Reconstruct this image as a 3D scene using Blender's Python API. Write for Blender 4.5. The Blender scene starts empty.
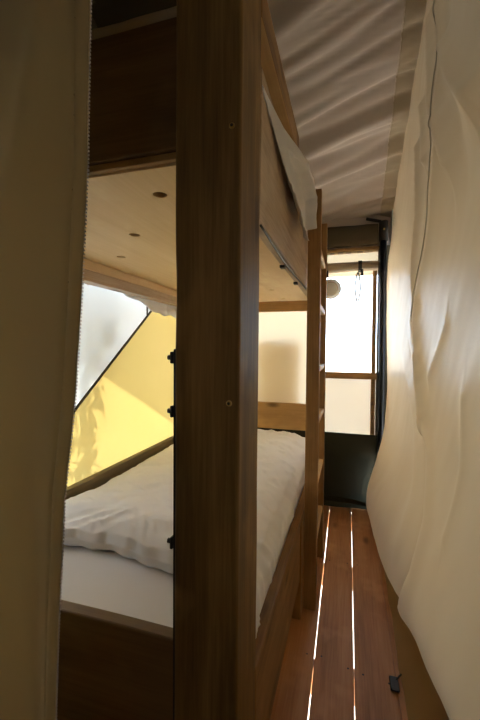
import bpy, bmesh, math, random
from mathutils import Vector, Matrix, noise
random.seed(4)
C = bpy.context.scene.collection
EYE = 1.12

# ------------------------------------------------------------ camera, sky, sun, exposure
def setup_view():
    y, p, r = math.radians(16.585), math.radians(1.657), math.radians(.434)
    fwd = Vector((-math.sin(y)*math.cos(p), math.cos(y)*math.cos(p), -math.sin(p)))
    right = Vector((math.cos(y), math.sin(y), 0)); up = right.cross(fwd)
    r2 = right*math.cos(r) + up*math.sin(r); u2 = up*math.cos(r) - right*math.sin(r)
    cam = bpy.data.cameras.new('camera'); o = bpy.data.objects.new('camera', cam); C.objects.link(o)
    m = Matrix((r2, u2, -fwd)).transposed().to_4x4(); m.translation = (0, 0, EYE); o.matrix_world = m
    cam.sensor_fit = 'VERTICAL'; cam.sensor_height = 36; cam.lens = 36*364.5/720; cam.clip_start = .01
    bpy.context.scene.camera = o
setup_view()
SC = bpy.context.scene
SC.view_settings.view_transform = 'Standard'; SC.view_settings.look = 'None'
SC.view_settings.gamma = 1; SC.view_settings.use_curve_mapping = False
SC.view_settings.exposure = 1.25
SC.cycles.max_bounces = 12; SC.cycles.diffuse_bounces = 8; SC.cycles.transmission_bounces = 8
W = bpy.data.worlds.new('sky'); SC.world = W; W.use_nodes = True
bg = W.node_tree.nodes['Background']; bg.inputs[0].default_value = (.62, .80, 1.0, 1); bg.inputs[1].default_value = 4.3
SUN = Vector((-.6, .35, .72)).normalized()
sl = bpy.data.lights.new('sun', 'SUN'); sl.energy = 17; sl.angle = math.radians(.4); sl.color = (1, .93, .8)
so = bpy.data.objects.new('sun', sl); C.objects.link(so); so.rotation_euler = SUN.to_track_quat('Z', 'Y').to_euler(); so.location = (-4, 3, 6)

# added fill lamp behind the viewer, lifts the dim interior
al = bpy.data.lights.new('fill_light', 'AREA'); al.shape = 'RECTANGLE'; al.size = 1.4; al.size_y = 1.6; al.energy = 1.1; al.color = (1, .93, .82)
ao = bpy.data.objects.new('fill_light', al); C.objects.link(ao); ao.location = (-.3, -2.05, 1.7); ao.rotation_euler = (math.radians(90), 0, 0)

# ------------------------------------------------------------ materials
def rgb(r, g, b): return (r, g, b, 1)
def newmat(name):
    m = bpy.data.materials.new(name); m.use_nodes = True; nt = m.node_tree; nt.nodes.clear()
    out = nt.nodes.new('ShaderNodeOutputMaterial'); return m, nt, out
def node(nt, t, **kw):
    n = nt.nodes.new(t)
    for k, v in kw.items():
        if k.startswith('i_'): n.inputs[k[2:].replace('_', ' ')].default_value = v
        else: setattr(n, k, v)
    return n
def wood(name, dark, mid, light, axis, rough=.55, coat=0, knots=True, grain=1.0):
    m, nt, out = newmat(name); L = nt.links.new
    tc = node(nt, 'ShaderNodeTexCoord')
    def mapped(a, c):
        mp = node(nt, 'ShaderNodeMapping'); s = [c, c, c]; s['XYZ'.index(axis)] = a
        mp.inputs['Scale'].default_value = s; L(tc.outputs['Object'], mp.inputs['Vector']); return mp.outputs[0]
    n1 = node(nt, 'ShaderNodeTexNoise', i_Scale=1.0, i_Detail=6.0, i_Roughness=.6, i_Distortion=.4); L(mapped(1.1, 16*grain), n1.inputs['Vector'])
    n2 = node(nt, 'ShaderNodeTexNoise', i_Scale=1.0, i_Detail=4.0, i_Roughness=.65); L(mapped(5, 160*grain), n2.inputs['Vector'])
    n3 = node(nt, 'ShaderNodeTexNoise', i_Scale=1.0, i_Detail=2.0); L(mapped(2.2, 7), n3.inputs['Vector'])
    mx = node(nt, 'ShaderNodeMix', data_type='FLOAT'); mx.inputs[0].default_value = .38
    L(n1.outputs[0], mx.inputs[2]); L(n2.outputs[0], mx.inputs[3])
    mx2 = node(nt, 'ShaderNodeMix', data_type='FLOAT'); mx2.inputs[0].default_value = .3
    L(mx.outputs[0], mx2.inputs[2]); L(n3.outputs[0], mx2.inputs[3])
    cr = node(nt, 'ShaderNodeValToRGB'); e = cr.color_ramp.elements
    e[0].position = .34; e[0].color = rgb(*dark); e[1].position = .68; e[1].color = rgb(*light)
    k = e.new(.5); k.color = rgb(*mid); L(mx2.outputs[0], cr.inputs[0])
    col = cr.outputs[0]
    n4 = node(nt, 'ShaderNodeTexNoise', i_Scale=1.0, i_Detail=3.0, i_Roughness=.7); L(mapped(3.2, 4.5), n4.inputs['Vector'])
    pr = node(nt, 'ShaderNodeMapRange'); pr.inputs[1].default_value = .54; pr.inputs[2].default_value = .72; pr.inputs[4].default_value = .55; L(n4.outputs[0], pr.inputs[0])
    ms = node(nt, 'ShaderNodeMix', data_type='RGBA'); L(pr.outputs[0], ms.inputs[0]); L(col, ms.inputs[6]); ms.inputs[7].default_value = rgb(*[min(.8, c*1.25) for c in light]); col = ms.outputs[2]
    if knots:
        v = node(nt, 'ShaderNodeTexVoronoi', i_Scale=1.0); L(mapped(2.6, 6.5), v.inputs['Vector'])
        kr = node(nt, 'ShaderNodeValToRGB'); ke = kr.color_ramp.elements
        ke[0].position = .05; ke[0].color = (.25, .2, .18, 1); ke[1].position = .16; ke[1].color = (1, 1, 1, 1); L(v.outputs['Distance'], kr.inputs[0])
        mc = node(nt, 'ShaderNodeMix', data_type='RGBA', blend_type='MULTIPLY'); mc.inputs[0].default_value = .8
        L(col, mc.inputs[6]); L(kr.outputs[0], mc.inputs[7]); col = mc.outputs[2]
    b = node(nt, 'ShaderNodeBsdfPrincipled', i_Roughness=rough); b.inputs['Coat Weight'].default_value = coat
    b.inputs['Specular IOR Level'].default_value = .35
    L(col, b.inputs['Base Color'])
    bp = node(nt, 'ShaderNodeBump', i_Strength=.25, i_Distance=.002); L(n2.outputs[0], bp.inputs['Height']); L(bp.outputs[0], b.inputs['Normal'])
    L(b.outputs[0], out.inputs[0]); return m
def cloth(name, c1, c2, transl=0.0, tcol=None, weave=900, bump=.1, scale=3, sheen=0, gloss=0, clear=0):
    """woven cloth; transl = share of light let through"""
    m, nt, out = newmat(name); L = nt.links.new
    tc = node(nt, 'ShaderNodeTexCoord')
    n = node(nt, 'ShaderNodeTexNoise', i_Scale=scale, i_Detail=4.0); L(tc.outputs['Object'], n.inputs['Vector'])
    mc = node(nt, 'ShaderNodeMix', data_type='RGBA'); L(n.outputs[0], mc.inputs[0]); mc.inputs[6].default_value = rgb(*c1); mc.inputs[7].default_value = rgb(*c2)
    mp = node(nt, 'ShaderNodeMapping'); mp.inputs['Scale'].default_value = (weave*.4, weave*.4, weave); L(tc.outputs['Object'], mp.inputs['Vector'])
    w = node(nt, 'ShaderNodeTexNoise', i_Scale=1.0, i_Detail=1.0); L(mp.outputs[0], w.inputs['Vector'])
    bp = node(nt, 'ShaderNodeBump', i_Strength=bump, i_Distance=.001); L(w.outputs[0], bp.inputs['Height'])
    b = node(nt, 'ShaderNodeBsdfPrincipled', i_Roughness=.46 if gloss else .85)
    b.inputs['Specular IOR Level'].default_value = gloss or .15; b.inputs['Sheen Weight'].default_value = sheen
    L(mc.outputs[2], b.inputs['Base Color']); L(bp.outputs[0], b.inputs['Normal'])
    sh = b.outputs[0]
    if transl:
        t = node(nt, 'ShaderNodeBsdfTranslucent'); mt = node(nt, 'ShaderNodeMix', data_type='RGBA', blend_type='MULTIPLY'); mt.inputs[0].default_value = 1
        L(mc.outputs[2], mt.inputs[6]); mt.inputs[7].default_value = rgb(*(tcol or (1, 1, 1))); L(mt.outputs[2], t.inputs[0])
        ms = node(nt, 'ShaderNodeMixShader'); ms.inputs[0].default_value = transl; L(sh, ms.inputs[1]); L(t.outputs[0], ms.inputs[2]); sh = ms.outputs[0]
    if clear:
        tr = node(nt, 'ShaderNodeBsdfTransparent'); ms = node(nt, 'ShaderNodeMixShader'); ms.inputs[0].default_value = clear; L(sh, ms.inputs[1]); L(tr.outputs[0], ms.inputs[2]); sh = ms.outputs[0]
    L(sh, out.inputs[0]); return m
def plain(name, c, rough=.5, metal=0, n=.15):
    m, nt, out = newmat(name); L = nt.links.new
    tc = node(nt, 'ShaderNodeTexCoord'); t = node(nt, 'ShaderNodeTexNoise', i_Scale=40.0, i_Detail=3.0); L(tc.outputs['Object'], t.inputs['Vector'])
    mc = node(nt, 'ShaderNodeMix', data_type='RGBA'); L(t.outputs[0], mc.inputs[0])
    mc.inputs[6].default_value = rgb(*[x*(1-n) for x in c]); mc.inputs[7].default_value = rgb(*[min(1, x*(1+n)) for x in c])
    b = node(nt, 'ShaderNodeBsdfPrincipled', i_Roughness=rough, i_Metallic=metal); L(mc.outputs[2], b.inputs['Base Color']); L(b.outputs[0], out.inputs[0]); return m

WD = ((.12, .060, .018), (.28, .155, .054), (.42, .25, .10))
M = {}
for a in 'XYZ': M['wood'+a] = wood('stained_pine_'+a, *WD, a)
M['postwood'] = wood('rough_sawn_post', (.05, .026, .006), (.175, .10, .028), (.34, .21, .075), 'Z')
M['endwood'] = wood('shaded_end_pine', (.07, .036, .012), (.135, .075, .03), (.20, .12, .05), 'X')  # shade on the end boards is put into this darker wood colour
M['grey_wood'] = wood('weathered_rail_pine', (.20, .125, .065), (.46, .34, .23), (.62, .51, .39), 'Y')
M['olive_wood'] = wood('dark_rail_pine', (.10, .07, .03), (.17, .125, .055), (.22, .165, .08), 'Y')
M['pale_wood'] = wood('pale_pine', (.42, .25, .10), (.55, .35, .15), (.66, .45, .22), 'Y', knots=True)
M['ply'] = wood('birch_plywood', (.60, .42, .22), (.68, .50, .28), (.74, .56, .34), 'Y', knots=False, rough=.6)
M['footwood'] = wood('pale_foot_pine', (.36, .21, .085), (.47, .29, .125), (.56, .37, .18), 'X')
M['floor'] = wood('larch_floor', (.24, .10, .032), (.46, .21, .078), (.60, .33, .15), 'Y', rough=.52, coat=.0)
M['yellow'] = cloth('yellow_canvas', (.78, .61, .20), (.86, .69, .27), .075, scale=2)
M['pvc'] = cloth('milky_pvc', (.78, .84, .87), (.90, .93, .94), .085, gloss=.4, bump=0, scale=4)
M['cream'] = cloth('cream_canvas', (.86, .78, .60), (.92, .84, .68), .105)
M['cream_panel'] = cloth('cream_panel_canvas', (.84, .74, .58), (.90, .80, .65), .085)
M['ceil'] = cloth('taupe_roof_canvas', (.62, .55, .51), (.70, .63, .59), 0)
M['band'] = cloth('roof_hem_canvas', (.52, .44, .32), (.58, .50, .38), .0)
M['curtain'] = cloth('cream_satin_canvas', (.65, .51, .32), (.72, .58, .39), .025, gloss=.24, bump=.02)
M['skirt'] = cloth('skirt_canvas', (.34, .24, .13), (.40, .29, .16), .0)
M['lcurt'] = cloth('beige_ripstop', (.70, .59, .35), (.76, .65, .41), .50, tcol=(.95, .95, .98), weave=500)
M['ground_sheet'] = cloth('dark_ground_sheet', (.035, .034, .022), (.05, .048, .032), 0)
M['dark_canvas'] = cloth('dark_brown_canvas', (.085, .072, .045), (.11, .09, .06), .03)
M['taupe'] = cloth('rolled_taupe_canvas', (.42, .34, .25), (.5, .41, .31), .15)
M['white'] = cloth('white_cotton', (.78, .79, .84), (.84, .85, .90), .0, bump=.04, sheen=.1)
M['greysheet'] = cloth('grey_white_sheet', (.76, .75, .77), (.83, .82, .84), .12, bump=.04)
M['black'] = plain('black_plastic', (.012, .011, .01), .5)
M['iron'] = plain('black_steel', (.02, .022, .028), .3, .6)
M['brass'] = plain('brass', (.55, .38, .12), .35, .9)
M['zip'] = plain('zip_teeth', (.55, .5, .52), .4)
M['sand'] = cloth('pale_sand', (.74, .66, .54), (.82, .74, .62), 0, scale=.6)
M['leaf'] = cloth('olive_leaf', (.10, .16, .05), (.16, .22, .08), .15)
M['bark'] = plain('grey_bark', (.2, .16, .12), .9)
M['clear'] = cloth('clear_plastic', (.55, .58, .6), (.62, .65, .68), .06, gloss=.5, bump=0)
M['pane'] = cloth('insect_mesh', (.8, .8, .78), (.85, .85, .83), .3, bump=0, clear=.85)

# ------------------------------------------------------------ builders
def link(name, me, mat, parent=None, kind=None, smooth=True):
    o = bpy.data.objects.new(name, me); C.objects.link(o)
    for mm in (mat if isinstance(mat, (list, tuple)) else [mat]): me.materials.append(M[mm])
    if smooth:
        for p in me.polygons: p.use_smooth = True
    if parent:
        o.parent = parent; w = Vector(parent.location); q = parent.parent
        while q: w += q.location; q = q.parent
        o.location = -w
    if kind: o['kind'] = kind
    return o
def bmdone(bm, name, mat, parent=None, kind=None, smooth=True):
    me = bpy.data.meshes.new(name); bmesh.ops.recalc_face_normals(bm, faces=bm.faces); bm.to_mesh(me); bm.free()
    return link(name, me, mat, parent, kind, smooth)
def thing(name, label, cat, loc, group=None):
    o = bpy.data.objects.new(name, None); C.objects.link(o); o.location = loc; o.empty_display_size = .1
    o['label'] = label; o['category'] = cat
    if group: o['group'] = group
    return o
def tag(o, label, cat, group=None):
    o['label'] = label; o['category'] = cat
    if group: o['group'] = group
    return o
def add_box(bm, a, b, bev=.003, seg=2):
    (x0, y0, z0), (x1, y1, z1) = a, b
    t = bmesh.new()
    v = [t.verts.new(c) for c in ((x0,y0,z0),(x1,y0,z0),(x1,y1,z0),(x0,y1,z0),(x0,y0,z1),(x1,y0,z1),(x1,y1,z1),(x0,y1,z1))]
    for f in ((0,3,2,1),(4,5,6,7),(0,1,5,4),(1,2,6,5),(2,3,7,6),(3,0,4,7)): t.faces.new([v[i] for i in f])
    if bev: bmesh.ops.bevel(t, geom=t.edges[:], offset=bev, segments=seg, affect='EDGES', profile=.5)
    me = bpy.data.meshes.new('t'); t.to_mesh(me); t.free(); bm.from_mesh(me); bpy.data.meshes.remove(me)
def box(name, a, b, mat, parent=None, bev=.003, kind=None, wob=0):
    bm = bmesh.new(); add_box(bm, a, b, bev)
    if wob:   # sawn timber is never dead straight
        L = max(range(3), key=lambda i: b[i]-a[i]); n = 24
        d = (b[L]-a[L])/n; no = Vector([1 if i == L else 0 for i in range(3)])
        for k in range(1, n):
            bmesh.ops.bisect_plane(bm, geom=bm.verts[:]+bm.edges[:]+bm.faces[:], plane_co=Vector(a)+no*(d*k), plane_no=no)
        for v in bm.verts:
            q = v.co*3; w = Vector((noise.noise(q+Vector((5,0,0))), noise.noise(q+Vector((0,9,0))), noise.noise(q+Vector((0,0,7)))))
            w[L] = 0; v.co += w*wob
    o = bmdone(bm, name, mat, parent, kind, smooth=False)
    return o
def add_tube(bm, pts, r, n=10, caps=True):
    rings = []; pts = [Vector(p) for p in pts]
    for i, p in enumerate(pts):
        d = (pts[min(i+1, len(pts)-1)]-pts[max(i-1, 0)]).normalized()
        a = d.cross(Vector((0, 0, 1)) if abs(d.z) < .9 else Vector((1, 0, 0))).normalized(); c = d.cross(a)
        rr = r[i] if isinstance(r, (list, tuple)) else r
        rings.append([bm.verts.new(p+(a*math.cos(t)+c*math.sin(t))*rr) for t in [2*math.pi*k/n for k in range(n)]])
    for s, t in zip(rings, rings[1:]):
        for k in range(n): bm.faces.new((s[k], s[(k+1) % n], t[(k+1) % n], t[k]))
    if caps: bm.faces.new(rings[0][::-1]); bm.faces.new(rings[-1])
def tube(name, pts, r, mat, parent=None, n=10):
    bm = bmesh.new(); add_tube(bm, pts, r, n); return bmdone(bm, name, mat, parent)
def grid(name, us, vs, fn, mat, parent=None, kind=None, thick=0, band=None):
    bm = bmesh.new(); V = [[bm.verts.new(fn(u, v)) for v in vs] for u in us]
    for i in range(len(us)-1):
        for j in range(len(vs)-1):
            f = bm.faces.new((V[i][j], V[i+1][j], V[i+1][j+1], V[i][j+1]))
            if band: f.material_index = band((us[i]+us[i+1])/2, (vs[j]+vs[j+1])/2)
    if thick:
        bmesh.ops.recalc_face_normals(bm, faces=bm.faces)
        bmesh.ops.solidify(bm, geom=bm.faces[:], thickness=thick)
    return bmdone(bm, name, mat, parent, kind)
def lin(a, b, n): return [a+(b-a)*i/(n-1) for i in range(n)]
def N(x, y=0, z=0): return noise.noise(Vector((x, y, z)))
def sstep(a, b, x):
    t = max(0, min(1, (x-a)/(b-a))); return t*t*(3-2*t)
def interp(pts, x):
    if x <= pts[0][0]: return pts[0][1]
    for (a, p), (b, q) in zip(pts, pts[1:]):
        if x <= b: return p+(q-p)*(x-a)/(b-a)
    return pts[-1][1]

# ------------------------------------------------------------ outdoors
bm = bmesh.new(); add_box(bm, (-40, -40, -1.8), (40, 60, -1.6), 0); bmdone(bm, 'ground', 'sand', kind='structure', smooth=False)
def fly():
    bm = bmesh.new()
    zr = lambda y: 3.3-.39*y
    def ring(dz):
        return [bm.verts.new((x, y, zr(y)+dz)) for x, y in ((-1.985, -2.2), (2.6, -2.2), (2.6, 3.5), (-2.425, 3.5))]
    a, b = ring(0), ring(.02)
    bm.faces.new(a); bm.faces.new(b)
    for i in range(4): bm.faces.new((a[i], a[(i+1) % 4], b[(i+1) % 4], b[i]))
    bmdone(bm, 'roof_overhang', 'ceil', kind='structure', smooth=False)
fly()
def shrub():
    root = thing('shrub', 'shrub outside the tent whose leaf shadows fall on the yellow canvas', 'shrub', (-1.75, 1.72, -1.6))
    bmS, bmL = bmesh.new(), bmesh.new()
    add_tube(bmS, [(-1.75, 1.72, -1.6), (-1.70, 1.70, -.4), (-1.40, 1.50, .2), (-1.26, 1.42, .7), (-1.25, 1.42, 1.34)], [.03, .025, .018, .01, .004], 8)
    for i in range(20):
        z = .72+i*.030; a = i*2.4; l = .10+.12*random.random()
        b = Vector((-1.25, 1.42, z)); tip = b+Vector((math.cos(a)*l*.3, math.sin(a)*l, .04))
        add_tube(bmS, [b, (b+tip)/2+Vector((0, 0, .03)), tip], [.003, .0025, .0015], 5)
        for k in range(5):
            p = b.lerp(tip, .2+.13*k); d = Vector((random.uniform(-.3, .3), random.uniform(-.5, .5), -1)).normalized()
            L_ = random.uniform(.07, .13); s = d.cross(Vector((1, 0, .2))).normalized()*L_*.15
            vs = [bmL.verts.new(q) for q in (p, p+d*L_*.4+s, p+d*L_, p+d*L_*.4-s)]
            bmL.faces.new(vs)
    for cx, cy, cz, n in ((-1.122, 1.50, 1.185, 16), (-1.122, 1.37, 1.085, 9)):
        add_tube(bmS, [(-1.25, 1.42, cz-.25), (-1.19, cy-.02, cz-.1), (cx, cy, cz)], [.006, .004, .002], 5)
        for k in range(n):
            p = Vector((cx-.008*random.random(), cy+random.gauss(0, .045), cz+random.gauss(0, .03))); d = Vector((random.uniform(-.08, .02), random.uniform(-1, 1), random.uniform(-1, .3))).normalized()
            L_ = random.uniform(.04, .07); s = d.cross(Vector((1, 0, .2))).normalized()*L_*.22
            bmL.faces.new([bmL.verts.new(q) for q in (p, p+d*L_*.4+s, p+d*L_, p+d*L_*.4-s)])
    bmdone(bmS, 'stem', 'bark', root); bmdone(bmL, 'foliage', 'leaf', root, smooth=False)
shrub()

# ------------------------------------------------------------ floor, walls, roof lining
def floor():
    bm = bmesh.new()
    # gap centre lines at y=0 and y=2.8; planks run along the aisle
    def gapx(k, y): return [-.91, -.675, -.44, -.238, -.118, .0285, .172, .40][k] if k not in (4, 5) else ((-.0935, .0355)[k-4] + y*((-.0072, 0)[k-4]))
    edges = [-1.2]+list(range(8))+[.62]
    for i in range(len(edges)-1):
        a, b = edges[i], edges[i+1]
        def X(e, y, s):
            if isinstance(e, float): return e
            g = {4: .0019, 5: .0009}.get(e, .0006)
            return gapx(e, y)+s*g*(1+.5*N(y*3, e))
        ys = lin(-2.1, 2.75, 60)
        V = [[bm.verts.new((X(a, y, 1), y, z)) for z in (-.028, 0)]+[bm.verts.new((X(b, y, -1), y, z)) for z in (0, -.028)] for y in ys]
        for s, t in zip(V, V[1:]):
            for k in range(4): bm.faces.new((s[k], s[(k+1) % 4], t[(k+1) % 4], t[k]))
        bm.faces.new(V[0]); bm.faces.new(V[-1])
    # joists below bridge the gaps
    for y in (-1.5, -.8, -.1, .75, 1.33, 1.97, 2.62): add_box(bm, (-1.2, y-.02, -.13), (.62, y+.02, -.0285), 0)
    for f in bm.faces: f.material_index = 0
    bm2 = bmesh.new()
    for x, y in ((-.13, 1.33), (-.078, 1.335), (.015, 1.31), (.065, 1.30), (.148, 1.29), (-.13, 1.97), (-.08, 1.97), (.06, 1.97), (.01, 1.97)):
        add_tube(bm2, [(x, y, .0002), (x, y, .0008)], .0035, 10)
    for f in bm2.faces: f.material_index = 1
    me = bpy.data.meshes.new('n'); bm2.to_mesh(me); bm.from_mesh(me)
    bmdone(bm, 'floor', ['floor', 'black'], kind='structure', smooth=False)
floor()

def ceil_z(y): return 2.02+.395*(2.735-y)
def ceil_fn(x, y):
    k = y+.28*x
    w = .055*N(x*1.1, k*8)+.040*(.4-abs(N(x*1.3+4, k*12)))
    edge = sstep(-.25, .18, x)
    w += edge*(.014*N(x*2+9, k*15)+.007*N(x*5, k*34))
    near = .35+.65*sstep(.2, 1.0, y)
    sag = -.02*math.sin((x+.2)*3)
    return Vector((x, y, ceil_z(y)+w*near+sag*0))
grid('ceiling', lin(-.40, .197, 60), lin(-2.1, 2.74, 360), ceil_fn, 'ceil', kind='structure', thick=.002)
grid('ceiling', lin(-1.25, -.39, 30), lin(-2.1, 2.74, 120), ceil_fn, 'dark_canvas', kind='structure', thick=.002)  # left lining coloured dark to paint in the dimness above the upper bunk
def band_fn(x, y):
    k = y+.28*x; t = (x-.19)/.1
    w = .055*N(x*1.1, k*8)+.040*(.4-abs(N(x*1.3+4, k*12)))+.014*N(x*2+9, k*15)+.007*N(x*5, k*34)
    near = .35+.65*sstep(.2, 1.0, y)
    w = w*near*(1-.3*t)+(.022*(.3-abs(N(k*15, 3)))+.008*N(k*40, 8))*min(1, 2*t)
    xx = x+(.016*N(k*13, 7)+.010*N(k*30, 7))*t
    return Vector((xx, y, ceil_z(y)-.004+w-.015*t*t))
grid('trim_1', lin(.190, .31, 14), lin(-2.1, 2.70, 360), band_fn, 'band', kind='structure', thick=.002)
# stitched seam cord between lining and hem
tube('trim_2', [ceil_fn(.192, y)-Vector((0, 0, .006)) for y in lin(-.5, 2.7, 200)], .0016, 'ceil', n=6)['kind'] = 'structure'

def prism_x(name, x0, x1, poly, mat, kind='structure'):
    bm = bmesh.new(); a = [bm.verts.new((x0, y, z)) for y, z in poly]; b = [bm.verts.new((x1, y, z)) for y, z in poly]
    bm.faces.new(a); bm.faces.new(b[::-1]); n = len(poly)
    for i in range(n): bm.faces.new((a[i], a[(i+1) % n], b[(i+1) % n], b[i]))
    bmesh.ops.recalc_face_normals(bm, faces=bm.faces)
    return bmdone(bm, name, mat, kind=kind, smooth=False)
DG = lambda y: .854+.774*(y-1.249)
ZT = 1.46
def sheet_x(name, region, mat, y0, y1, z0, z1, ny, nz, amp):
    # single canvas skin on the left side, slightly rippled
    def f(y, t):
        a, b = region(y); z = a+(b-a)*t
        return Vector((-1.10+amp*(N(y*3.2-z*1.6, z*1.2)+.4*N(y*9-z*5, z*2, 4)), y, z))
    return grid(name, lin(y0, y1, ny), lin(0, 1, nz), f, mat, kind='structure')
yd = 1.95
sheet_x('wall_left', lambda y: (0, min(ZT, max(.02, DG(y))) if y < yd else ZT), 'yellow', .25, 2.72, 0, 1, 150, 40, .006)
sheet_x('window_1', lambda y: (max(.02, DG(y)), ZT), 'pvc', .25, yd, 0, 1, 100, 30, .010)
tube('trim_3', [(-1.094, y, DG(y)) for y in lin(.25, yd, 40)], .006, 'dark_canvas', n=8)['kind'] = 'structure'
tube('trim_4', [(-1.094, 1.83, DG(1.83)), (-1.094, 1.83, ZT)], .004, 'dark_canvas', n=8)['kind'] = 'structure'
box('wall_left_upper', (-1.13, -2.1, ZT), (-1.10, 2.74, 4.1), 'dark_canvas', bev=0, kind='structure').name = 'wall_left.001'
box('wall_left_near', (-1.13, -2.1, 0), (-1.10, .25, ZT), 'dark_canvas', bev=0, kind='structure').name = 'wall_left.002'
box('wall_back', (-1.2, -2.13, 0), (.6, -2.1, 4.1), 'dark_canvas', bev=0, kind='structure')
# far end of the tent: cream canvas, window, ground sheet skirt
FY = 2.70
def far_sheet(name, x0, x1, z0, z1, mat, amp=.005, nx=40, nz=30):
    return grid(name, lin(x0, x1, nx), lin(z0, z1, nz), lambda x, z: Vector((x, FY+amp*(N(x*4+z*2, z*3)+.4*N(x*12, z*5, 2)), z)), mat, kind='structure')
far_sheet('wall_far', -1.12, -.205, .50, 1.70, 'cream')
far_sheet('wall_far.001', -.205, .30, .52, .93, 'cream_panel')
far_sheet('wall_far.002', -1.12, .30, 1.64, 1.845, 'cream')
far_sheet('wall_far.003', -1.12, .45, 1.80, 2.25, 'ceil')
far_sheet('wall_far.004', .185, .45, .5, 1.84, 'dark_canvas').location.y = -.006
grid('wall_far.005', lin(-1.12, .40, 50), lin(-.03, .53, 24), lambda x, z: Vector((x, FY-.012+.02*(1-z/.53)*N(x*5, z*4)-.012*(1-sstep(0, .12, z)), z)), 'ground_sheet', kind='structure')
far_sheet('far_shade_patch', -.68, -.345, .55, 1.175, 'taupe').location.y = .045      # added patch behind the canvas, blocks light to form a soft shadow
# window
box('window_2', (-.205, FY-.002, .93), (.185, FY+.001, 1.66), 'pane', bev=0, kind='structure')
wf = bpy.data.objects['window_2']
fb = bmesh.new()
add_box(fb, (-.215, FY-.018, .918), (.19, FY+.006, .965), .003); add_box(fb, (.152, FY-.016, .53), (.180, FY+.006, 1.68), .003); add_box(fb, (-.225, FY-.016, .53), (-.195, FY+.006, 1.68), .003)
o = bmdone(fb, 'window_frame', 'woodX', wf, smooth=False)
box('trim_5', (-1.0, FY-.02, 1.812), (.19, FY-.006, 1.835), 'pale_wood', kind='structure')
# low flap lifted off the ground sheet
def flap():
    f = grid('ground_flap', lin(-.2, .25, 40), lin(0, 1, 8), lambda x, t: Vector((x, FY-.06-.035*t+.008*N(x*6, t), .055+.05*t*(1-sstep(.0, .24, x)*.55)-.02*sstep(-.1, .25, x)+.012*N(x*5, 3)))
             , 'ground_sheet', thick=.002)
    tag(f, 'dark fold of groundsheet turned over at the foot of the far canvas wall', 'groundsheet')
flap()

# rolled dark valance above the far window
def roll(name, x0, x1, z, r, mat, parent, yc, n=40, squash=1.0, amp=.004):
    def f(x, a):
        rr = r+amp*N(x*8, math.cos(a), math.sin(a))
        return Vector((x, yc+rr*math.cos(a), z+rr*squash*math.sin(a)+.003*N(x*5)))
    return grid(name, lin(x0, x1, n), lin(0, 2*math.pi, 25), f, mat, parent)
v = thing('rolled_valance', 'dark brown rolled canvas valance under the roof at the far end', 'canvas roll', (0, FY-.045, 1.83))
roll('roll', -1.0, .178, 1.908, .036, 'dark_canvas', v, FY-.045, squash=2.0)
v = thing('window_blind', 'taupe window blind rolled up above the bright window, tied with black straps', 'blind', (0, FY-.04, 1.66))
roll('roll', -.21, .182, 1.697, .034, 'taupe', v, FY-.04)
for x in (.066, -.165):
    b = bmesh.new()
    for k in range(24):
        a0, a1 = 2*math.pi*k/24, 2*math.pi*(k+1)/24
        q = [(x+dx, FY-.04+.041*math.cos(a), 1.697+.041*math.sin(a)) for a, dx in ((a0, -.012), (a0, .012), (a1, .012), (a1, -.012))]
        b.faces.new([b.verts.new(p) for p in q])
    bmesh.ops.remove_doubles(b, verts=b.verts, dist=1e-5)
    add_box(b, (x+.002, FY-.085, 1.625), (x+.022, FY-.079, 1.672), .001)
    bmdone(b, 'strap', 'black', v)
loop = [(.050+.0*t, FY-.05, 1.655-.0*t) for t in (0,)]+[(.05-.014*math.sin(math.pi*t), FY-.05, 1.655-.205*t) for t in lin(.1, .92, 8)]+[(.052, FY-.05, 1.44)]+[(.056+.014*math.sin(math.pi*t), FY-.05, 1.655-.205*t) for t in lin(.92, .1, 8)]+[(.058, FY-.05, 1.655)]
tube('cord_loop', loop, .006, 'band', v, 6)

# steel tent pole
box('wall_right_corner', (.262, 2.634, 0), (.30, 2.75, 2.12), 'dark_canvas', bev=0, kind='structure').name = 'wall_right.002'
pl = thing('tent_pole', 'black steel tent pole in the far right corner beside the window', 'pole', (.212, FY-.04, 0))
tube('tube', [(.222, FY-.04, 0), (.212, FY-.045, 1.98)], .0225, 'iron', pl, 20)
tube('collar', [(.2135, FY-.045, 1.86), (.212, FY-.045, 1.99)], .029, 'black', pl, 20)
tube('top_fitting', [(.195, FY-.05, 1.99), (.10, FY-.052, 2.015)], .010, 'black', pl, 10)
tube('bolt', [(.214, FY-.08, 1.93), (.214, FY-.07, 1.93)], .007, 'brass', pl, 10)

# round clear lamp on the window
d = thing('round_lamp', 'round clear plastic disc lamp hung at the far window beside the ladder', 'lamp', (-.128, FY-.02, 1.555))
b = bmesh.new()
def dome(bm, c, r, h, y0, n=28, m=6):
    rings = []
    for j in range(m+1):
        a = j/m*math.pi/2; rr = r*math.cos(a)+1e-4
        rings.append([bm.verts.new((c[0]+rr*math.cos(t), y0-h*math.sin(a), c[1]+rr*math.sin(t))) for t in [2*math.pi*k/n for k in range(n)]])
    for s, t in zip(rings, rings[1:]):
        for k in range(n): bm.faces.new((s[k], s[(k+1) % n], t[(k+1) % n], t[k]))
    bm.faces.new(rings[-1]); bm.faces.new(rings[0])
dome(b, (-.128, 1.555), .066, .025, FY-.012); bmdone(b, 'lens', 'clear', d)
tube('rim', [(-.128+.068*math.cos(t), FY-.014, 1.555+.068*math.sin(t)) for t in lin(0, 2*math.pi, 33)], .0035, 'taupe', d, 8)
tube('ring', [(-.128+.047*math.cos(t), FY-.031, 1.555+.047*math.sin(t)) for t in lin(0, 2*math.pi, 33)], .0022, 'taupe', d, 8)

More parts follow.
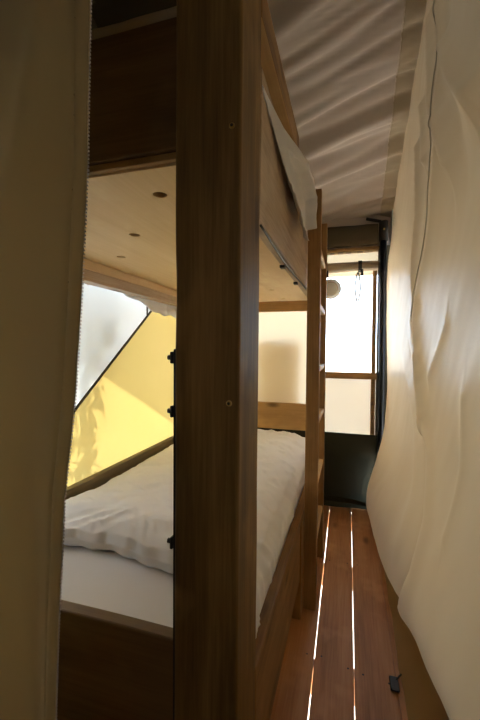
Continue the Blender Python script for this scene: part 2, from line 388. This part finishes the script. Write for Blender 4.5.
# ------------------------------------------------------------ right hand canvas
ZLOW = [(0, .60), (.5, .50), (.8, .375), (1.0, .30), (1.3, .20), (1.7, .10), (2.1, .05), (2.7, .03)]
def seglist(pts): return [(Vector((a[0], a[1])), Vector((b[0], b[1]))) for a, b in zip(pts, pts[1:])]
# fold lines as (y, z) on the canvas: sharp ridges / seams
FOLDS = []
def fold(pts, amp, w0, w1): FOLDS.append((seglist(pts), amp, w0, w1))
exec_folds = [
    # (points in (y,z), height towards the room, width near side, width far side)
    ([(1.40, 2.42), (1.385, 1.95), (1.36, 1.80), (1.40, 1.72), (1.62, 1.50), (1.82, 1.38), (1.85, 1.27), (1.76, 1.10)], .010, .05, .012),
    ([(1.42, 2.35), (1.35, 2.12), (1.18, 1.95), (1.02, 1.75)], .016, .03, .07),
    ([(1.62, 2.42), (1.54, 2.20), (1.47, 2.02), (1.36, 1.86), (1.28, 1.70)], .012, .05, .02),
    ([(1.88, 2.25), (1.72, 2.0), (1.66, 1.9)], .012, .03, .04),
    ([(2.05, 2.15), (1.98, 1.78), (2.02, 1.58), (1.9, 1.36), (1.95, 1.26), (1.76, 1.10)], .010, .03, .02),
    ([(1.76, 1.10), (1.70, .98), (1.62, .86)], .012, .03, .05),
    ([(1.10, 1.0), (1.08, .8), (1.12, .6)], .003, .02, .03),
    ([(1.55, 1.02), (1.40, 1.12), (1.30, 1.2)], .003, .02, .03),
]
FK = .83      # the cloth hangs a little nearer the aisle than its hem line
for pts, amp, w0, w1 in exec_folds: fold([(a*FK, EYE+(b-EYE)*FK) for a, b in pts], amp, w0, w1)
def canvas_x(y, z):
    zl = interp(ZLOW, y)
    h = z-zl
    x = .272-.026*sstep(2.1, 2.6, y)
    far = sstep(1.25, 2.15, y)
    # low billow into the aisle
    bil = math.exp(-((h-.10)/.34)**2 if h > .10 else -((h-.10)/.2)**2)
    x -= (.088*(1-far)+.128*far)*bil*(1-.35*sstep(2.45, 2.7, y))
    # broad upper belly
    x -= .022*math.exp(-((z-1.1)/.35)**2)*math.exp(-((y-1.0)/.6)**2)
    x -= .022*N(y*1.3+3, z*1.1, 8)
    # broad satin drapes towards the near top
    x -= .045*abs(math.sin((y*6.5-z*2.6)+.8+.6*N(y*3, z*2)))*sstep(1.45, 1.8, z)*sstep(1.6, 1.0, y)*sstep(ceil_z(y)-.02, ceil_z(y)-.35, z)
    ridge = 0
    for segs, amp, w0, w1 in FOLDS:
        best = None
        for a, b_ in segs:
            ab = b_-a; q = Vector((y, z)); t = max(0, min(1, (q-a).dot(ab)/ab.length_squared)); r = q-(a+ab*t); dd = r.length
            if best is None or dd < best[0]: best = (dd, r.x)
        if best[0] < .25:
            w = w0 if best[1] < 0 else w1
            ridge = max(ridge, amp*2.8*math.exp(-(best[0]/w)**1.2))
    x -= ridge
    # hem valley dividing the far flap from the near panel
    vy = interp(VALLEY, z)
    dv = y-vy
    if z < 1.25:
        k = sstep(1.25, .95, z)
        x += k*(.030*math.exp(-(dv/.05)**2 if dv > 0 else -(dv/.012)**2))-k*.016*math.exp(-((dv+.05)/.05)**2)
        x -= k*.016*math.exp(-((dv-.22)/.09)**2)*sstep(.2, .5, z)
    x += (.268-x)*sstep(ceil_z(y)-.38, ceil_z(y)-.06, z)
    x -= .004*N(y*5+z*3, z*4-y, 2)+.0012*N(y*15+z*9, z*8, 2)
    return x
VALLEY = [(.10, 1.55), (.25, 1.36), (.45, 1.22), (.62, 1.20), (.8, 1.32), (1.0, 1.62), (1.25, 1.95)]
cur = thing('inner_canvas', 'billowing cream inner canvas hanging along the right side of the aisle', 'canvas curtain', (.27, 1.4, 0))
def cfn(y, t):
    zl = interp(ZLOW, y); zt = ceil_z(y)+.05
    if t < .12:        # the cloth tucks back under the billow
        a = t/.12; z = zl+.02-.0*a; z = zl-.012+.045*(a)**2
        x0 = canvas_x(y, zl+.033); return Vector((x0+(.262-x0)*(1-a)**1.6, y, z))
    z = zl+.033+(zt-zl-.033)*(t-.12)/.88
    return Vector((canvas_x(y, z), y, z))
us = lin(.10, 2.63, 300)
ts = lin(0, .12, 7)[:-1]+[.12+.88*i/299 for i in range(300)]
grid('panel', us, ts, cfn, 'curtain', cur)
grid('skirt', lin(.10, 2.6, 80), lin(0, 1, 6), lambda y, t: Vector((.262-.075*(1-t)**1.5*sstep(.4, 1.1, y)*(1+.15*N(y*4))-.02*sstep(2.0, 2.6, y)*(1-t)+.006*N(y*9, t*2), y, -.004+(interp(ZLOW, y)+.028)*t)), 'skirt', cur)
sm = [(1.40, 2.36), (1.39, 2.15), (1.385, 1.95), (1.36, 1.80), (1.40, 1.72), (1.62, 1.50), (1.82, 1.38), (1.85, 1.27)]
sv = [Vector((0, a*FK, EYE+(b-EYE)*FK)) for a, b in sm]; sp = []
for a, b in zip(sv, sv[1:]): sp += [a.lerp(b, k/12) for k in range(12)]
tube('seam', [(canvas_x(p.y, p.z)-.0028, p.y, p.z) for p in sp], .0020, 'band', cur, 6)
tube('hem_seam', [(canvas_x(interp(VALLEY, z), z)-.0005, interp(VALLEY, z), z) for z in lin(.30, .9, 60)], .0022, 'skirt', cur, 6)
# plain continuation behind the viewer
box('wall_right', (.40, -2.1, 0), (.43, .09, 4.1), 'dark_canvas', bev=0, kind='structure')
box('wall_right_return', (.265, .08, 0), (.43, .10, 4.0), 'dark_canvas', bev=0, kind='structure').name = 'wall_right.001'
# black buckle on the floor edge
bk = thing('strap_buckle', 'small black strap buckle lying at the floor edge under the right canvas', 'buckle', (.162, 1.29, 0))
b = bmesh.new(); add_box(b, (.150, 1.262, .001), (.178, 1.315, .010), .003); add_box(b, (.155, 1.255, .009), (.173, 1.267, .013), .001); bmdone(b, 'buckle', 'black', bk, smooth=False)
tube('strap', [(.170, 1.30, .008), (.182, 1.318, .010), (.190, 1.326, .012)], .003, 'black', bk, 6)

# ------------------------------------------------------------ left hand door curtain
EDGE = [(-.2, -.42), (.606, -.383), (.75, -.379), (.86, -.374), (.915, -.372), (1.051, -.354), (1.2, -.339), (1.349, -.326), (1.561, -.320), (2.9, -.312)]
lc = thing('door_curtain', 'beige zipped door curtain drawn aside at the left foreground', 'curtain', (-.6, .40, 0))
def lz(s, z):   # s = distance left of the zipped edge
    x = interp(EDGE, z)-s
    y = .40
    dz = -.10*(1.35-z)
    y += .022*math.exp(-((s-.10-dz*.5)/.035)**2)*sstep(1.25, .7, z)      # long fold low down
    y -= .020*math.exp(-((s-.055-.25*(1.6-z))/.03)**2)*sstep(1.1, 1.5, z)
    y += .05*s*math.sin(s*9+1)+.012*N(s*5, z*1.5)
    y += .10*sstep(.15, .7, s)
    hem = math.exp(-((s-.024)/.0035)**2)
    y += .007*hem*(.6+.5*abs(math.sin(z*130)))-.005*math.exp(-((s-.012)/.008)**2)
    return Vector((x, y, z))
ss = [0, .003, .006, .010, .014, .018, .021, .0235, .026, .029, .033]+lin(.04, .78, 60)
grid('curtain', ss, lin(.003, 2.9, 420), lz, 'lcurt', lc, thick=.0015)
b = bmesh.new()
tp = [lz(0, z)+Vector((.001, -.002, 0)) for z in lin(.3, 2.2, 120)]
add_tube(b, tp, .0013, 6)
bz = bmesh.new()
z = .35
while z < 2.0:
    p = lz(0, z); add_box(bz, (p.x-.0005, p.y-.0022, z-.0012), (p.x+.0028, p.y+.0008, z+.0012), 0); z += .0048
tube('hem_stitch', [lz(.0245, z)+Vector((0, -.0008, 0)) for z in lin(.3, 2.2, 300)], .0013, 'dark_canvas', lc, 6)
t_ = bmdone(b, 'zip_tape', 'lcurt', lc); bmdone(bz, 'zip_teeth', 'zip', t_, smooth=False)

# ------------------------------------------------------------ bunk bed
XR, XL = -.18, -1.03            # outer face of the aisle rail, inner face of the wall side
Y0, Y1 = .60, 2.61
bed = thing('bunk_bed', 'brown-stained timber bunk bed with a thick square corner post', 'bunk bed', (-.6, 1.6, 0))
def post(name, a, b):
    bm = bmesh.new(); add_box(bm, a, b, .006, 3)
    n = 60
    for k in range(1, n):
        z = a[2]+(b[2]-a[2])*k/n
        bmesh.ops.bisect_plane(bm, geom=bm.verts[:]+bm.edges[:]+bm.faces[:], plane_co=(0, 0, z), plane_no=(0, 0, 1))
    for v in bm.verts:
        v.co.x += .0015*N(v.co.z*4, v.co.y*20); v.co.y += .0015*N(v.co.z*4+7, v.co.x*20)
        # torn wane on the near left edge
        if v.co.x < a[0]+.012 and v.co.y < a[1]+.02:
            k = math.exp(-((v.co.z-1.215)/.05)**2)
            v.co.x += .010*k*(.6+.4*math.sin(v.co.z*160))
    return bmdone(bm, name, 'postwood', bed, smooth=False)
p0 = post('post', (-.303, .60, 0), (XR, .742, 2.5))
post('post', (-1.09, .60, 0), (-.99, .742, 2.05))
post('post', (-.205, 2.56, 0), (-.152, 2.612, 1.80))
post('post', (-1.09, 2.56, 0), (-1.0, 2.612, 1.80))
for x, z in ((-.196, 1.500), (-.198, 1.026)):
    tube('screw_cup', [(x, .6005, z), (x, .5975, z)], [.0055, .0045], 'brass', p0, 16)
    tube('screw', [(x, .5978, z), (x, .5970, z)], .0028, 'black', p0, 12)
# tall strap with wing nuts on the hidden face of the post
st = box('strap_hinge', (-.3075, .604, .2), (-.303, .625, 1.12), 'iron', p0, .002)
for z in (1.104, 1.004, .757):
    b = bmesh.new()
    add_tube(b, [(-.303, .615, z), (-.314, .615, z)], .008, 12); add_tube(b, [(-.312, .615, z), (-.323, .615, z)], .0048, 10)
    add_box(b, (-.315, .605, z-.011), (-.309, .625, z+.011), .002)
    bmdone(b, 'nut', 'iron', st)
box('end_board', (-1.03, .62, 1.488), (-.303, .640, 1.728), 'endwood', bed, .003, wob=.002)
box('batten', (-1.0, .626, 1.474), (-.303, .6395, 1.4875), 'woodX', bed, .002)
box('end_board', (-1.03, .62, .20), (-.303, .650, .562), 'endwood', bed, .004, wob=.003)
box('side_rail', (XR-.03, .742, 1.388), (XR, Y1, 1.70), 'grey_wood', bed, .003, wob=.003)
box('side_rail', (XR-.03, .742, .158), (XR, Y1, .432), 'woodY', bed, .004, wob=.003)
box('side_rail', (-1.055, .742, 1.388), (-1.0, Y1, 1.66), 'grey_wood', bed, .003)
box('side_rail', (-1.035, .742, .20), (-1.005, Y1, .585), 'olive_wood', bed, .004)
box('ledger', (-1.0, .742, 1.432), (-.99, 2.6, 1.469), 'ply', bed, .002)
box('foot_beam', (-1.0, 2.60, 1.395), (-.206, 2.63, 1.4695), 'footwood', bed, .003)
box('foot_board', (-1.0, 2.60, .545), (-.205, 2.63, .735), 'footwood', bed, .003)
box('foot_board', (-1.0, 2.60, 1.50), (-.205, 2.63, 1.74), 'footwood', bed, .003)
box('leg', (-.212, 1.49, 0), (-.174, 1.555, .40), 'woodZ', bed, .004)
def guard():
    y0, y1 = .742, 2.6
    g = box('guard_rail', (XR-.045, y0, 1.798), (XR, 1.32, 1.875), 'woodY', bed, .003, wob=.001)
    g.data.materials.append(M['pale_wood'])
    for p in g.data.polygons:
        if p.normal.z < -.5 or p.normal.x < -.5: p.material_index = 1      # paler underside and inner faces
guard()
box('guard_support', (XR-.044, 1.27, 1.70), (XR-.012, 1.315, 1.798), 'woodZ', bed, .003)
def base(name, z0, z1, holes):
    bm = bmesh.new(); x0, x1, y0, y1 = -1.0, XR-.0301, .6405, 2.6
    es = []
    def ringv(pts):
        vs = [bm.verts.new((x, y, z0)) for x, y in pts]
        for i in range(len(vs)): es.append(bm.edges.new((vs[i], vs[(i+1) % len(vs)])))
    ringv([(x0, y0), (x1, y0), (x1, y1), (x0, y1)])
    for hx, hy in holes: ringv([(hx+.0165*math.cos(2*math.pi*k/20), hy+.0165*math.sin(2*math.pi*k/20)) for k in range(20)])
    bmesh.ops.triangle_fill(bm, edges=es, use_beauty=True)
    r = bmesh.ops.extrude_face_region(bm, geom=bm.faces[:])
    for v in r['geom']:
        if isinstance(v, bmesh.types.BMVert): v.co.z = z1
    return bmdone(bm, name, 'ply', bed, smooth=False)
HOLES = [(-.417, .752), (-.638, .993), (-.84, 1.216), (-.437, 2.112), (-.433, 2.47), (-.42, 1.55), (-.8, 1.75), (-.8, 2.3), (-.62, 1.9)]
base('bed_base', 1.470, 1.486, HOLES); base('bed_base', .24, .258, [])
for y in (1.15, 1.45): box('clip', (XR-.034, y, 1.380), (XR-.018, y+.025, 1.389), 'black', bed, .001)
tube('cable', [(XR-.006-.004*math.sin(y*7), y, 1.383) for y in lin(.76, 1.6, 30)], .003, 'black', bed, 6)

# ------------------------------------------------------------ mattresses and bedding
def soft_box(name, x0, x1, y0, y1, z0, z1, mat, parent=None, amp=.004, r=.03, wr=None):
    bm = bmesh.new(); add_box(bm, (x0, y0, z0), (x1, y1, z1), r, 4)
    for k in range(1, 90): bmesh.ops.bisect_plane(bm, geom=bm.verts[:]+bm.edges[:]+bm.faces[:], plane_co=(0, y0+(y1-y0)*k/90, 0), plane_no=(0, 1, 0))
    for k in range(1, 50): bmesh.ops.bisect_plane(bm, geom=bm.verts[:]+bm.edges[:]+bm.faces[:], plane_co=(x0+(x1-x0)*k/50, 0, 0), plane_no=(1, 0, 0))
    for v in bm.verts:
        if v.co.z > z0+.05: v.co.z += amp*N(v.co.x*6, v.co.y*4)+amp*2.2*(.35-abs(N(v.co.x*4-v.co.y*9, v.co.y*4+v.co.x*3)))+amp*.8*N(v.co.x*16+v.co.y*14, v.co.y*8)
    return bmdone(bm, name, mat, parent)
tag(soft_box('mattress', -1.0, XR-.033, .655, 2.585, .26, .50, 'white'), 'lower bunk mattress in a white sheet behind the low end board', 'mattress')
um = thing('mattress', 'upper bunk mattress with a grey-white sheet hanging over the rail', 'mattress', (-.6, 1.6, 1.476))
soft_box('body', -.985, XR-.033, .648, 2.585, 1.496, 1.752, 'greysheet', um)
box('hole_shade', (-.99, .65, 1.4875), (XR-.034, 2.58, 1.4945), 'ground_sheet', um, .001)  # dark sheet added to paint the shade inside the base holes
# sheet edge lying over the end board top
def topsheet(x, t):
    q = [(.70, 1.775), (.655, 1.770), (.636, 1.760), (.630, 1.745), (.6305, 1.729)]
    k = t*4; i = min(3, int(k)); f = k-i
    yy = q[i][0]*(1-f)+q[i+1][0]*f; z = q[i][1]*(1-f)+q[i+1][1]*f
    return Vector((x, yy-.003*abs(N(x*9+t*2)), z+.003*N(x*6, t)+.0025*abs(N(x*22+t*5))))
grid('sheet_edge', lin(-.97, -.306, 70), lin(0, 1, 13), topsheet, 'taupe', um, thick=.003)
# sheet hanging out over the aisle rail, bottom hem and upper outline
HL = [(-.178, .745, 1.655), (-.172, .853, 1.624), (-.160, .939, 1.572), (-.148, 1.025, 1.545), (-.138, 1.112, 1.500), (-.132, 1.217, 1.478)]
HU = [(-.178, .745, 1.662), (-.172, .967, 1.703), (-.155, 1.135, 1.734), (-.140, 1.26, 1.750), (-.126, 1.40, 1.722), (-.128, 1.39, 1.60)]
def path(P, s):
    k = s*(len(P)-1); i = min(len(P)-2, int(k)); f = k-i
    return Vector(P[i]).lerp(Vector(P[i+1]), f)
def hang(s, t):
    a, b = path(HU, s), path(HL, s)
    if t < .2:      # from the mattress over the rail top
        f = t/.2; p = Vector((XR-.075, a.y-.02, 1.755)).lerp(a, f); p.z += .03*math.sin(f*math.pi)*sstep(.2, .7, s); return p
    f = (t-.2)/.8
    p = a.lerp(b, f); puff = sstep(.25, .6, s)
    p.x += .003*math.sin(f*math.pi)*puff+.005*N(s*9+f*3, f*3)*f*puff
    c = .42+.10*math.sin(s*7)
    p.x -= puff*.026*sstep(c-.03, c+.03, f)*(1-sstep(.75, 1.0, f))
    p.x += puff*.012*math.exp(-((f-c+.05)/.05)**2)+puff*.010*(.3-abs(N(s*7-f*3, f*5, 3)))
    p.y += .012*N(s*12, f*4)*puff; p.z += .006*N(s*25, f*2)*f
    p.x = max(p.x, XR+.003)
    return p
grid('hanging_sheet', lin(0, 1, 120), lin(0, 1, 70), hang, 'greysheet', um, thick=.002)
# bunched sheet escaping below the wall-side rail
def bunch(y, t):
    k = sstep(1.50, 2.0, y)
    x = -1.058-.012+.014*N(y*16, t*3)
    z = 1.45-t*(.055+.075*k+.02*N(y*9))
    return Vector((x+.012*math.sin(t*3)*(1+N(y*11)), y, z))
grid('tucked_sheet', lin(1.3, 2.55, 100), lin(0, 1, 14), bunch, 'white', um, thick=.002)

# duvet on the lower bunk
def duvet():
    us = lin(0, 1, 110); vs = lin(0, 1, 200)
    PX = [(0, -.996, 0), (.03, -1.0, .35), (.08, -.985, .8), (.14, -.95, 1), (.86, -.30, 1), (.92, -.235, .80), (.96, -.203, .35), (1, -.197, -.35)]
    PY = [(0, .055, 0), (.02, .02, .03), (.045, .004, .2), (.075, 0, .5), (.11, .014, .82), (.15, .05, .98), (.2, .11, 1.04), (.3, .30, .80), (.95, 1.60, .75), (.98, 1.64, .5), (1, 1.645, 0)]
    def f(u, v):
        x = interp([(a, b) for a, b, c in PX], u); hx = interp([(a, c) for a, b, c in PX], u)
        dy = interp([(a, b) for a, b, c in PY], v); hy = interp([(a, c) for a, b, c in PY], v)
        y0 = .905+.020*N(x*5+2)+.010*N(x*17)-.03*sstep(-.7, -.4, x)-.14*sstep(-.42, -.22, x)
        top = .070+.020*N(x*3.2, dy*2.6)+.022*(.35-abs(N(x*5+dy*4, dy*7)))+.016*(.35-abs(N(x*11-dy*9, dy*7)))+.009*(.3-abs(N(x*24+dy*17, dy*15, 5)))
        if hx >= 0: h = top*hx*hy
        else: h = .055*hx*min(1, hy*2)
        x += (.010*N(dy*9, 6)+.008*N(dy*24, 6))*sstep(.8, 1, u)
        return Vector((x, y0+dy+.008*N(x*20, v*9)*(1-sstep(.1, .25, v)), .503+h))
    o = grid('duvet', us, vs, f, 'white')
    tag(o, 'rumpled white duvet spread over the lower bunk', 'duvet')
duvet()
# fitted sheet gathers at the aisle edge near the post
def gather(y, t):
    x = XR-.033+.010*math.sin(t*math.pi)+.006*N(y*40+t*6, t*2)*(.3+t)
    z = .512-.07*t
    return Vector((x-.05*(1-t)**3+.012*t, y, z+.003*N(y*30)))
lm = bpy.data.objects['mattress']
grid('sheet_gathers', lin(.745, .86, 40), lin(0, 1, 16), gather, 'white', lm, thick=.0015)

# ------------------------------------------------------------ ladder
ld = thing('ladder', 'narrow wooden ladder leaning upright against the aisle side of the bunk', 'ladder', (-.145, 1.78, 0))
def stile(y0, y1, z1, x0b, x0t, w):
    bm = bmesh.new(); add_box(bm, (0, y0, .002), (w, y1, z1), .004)
    for v in bm.verts: v.co.x += x0b+(x0t-x0b)*v.co.z/z1
    bmdone(bm, 'stile', 'woodZ', ld, smooth=False)
stile(1.56, 1.59, 1.79, -.172, -.172, .055)
stile(1.975, 2.005, 1.785, -.172, -.172, .055)
for z in (.277, .528, .80, 1.035, 1.316, 1.556):
    box('rung', (-.166, 1.59, z-.012), (-.122, 1.975, z+.012), 'pale_wood', ld, .004)
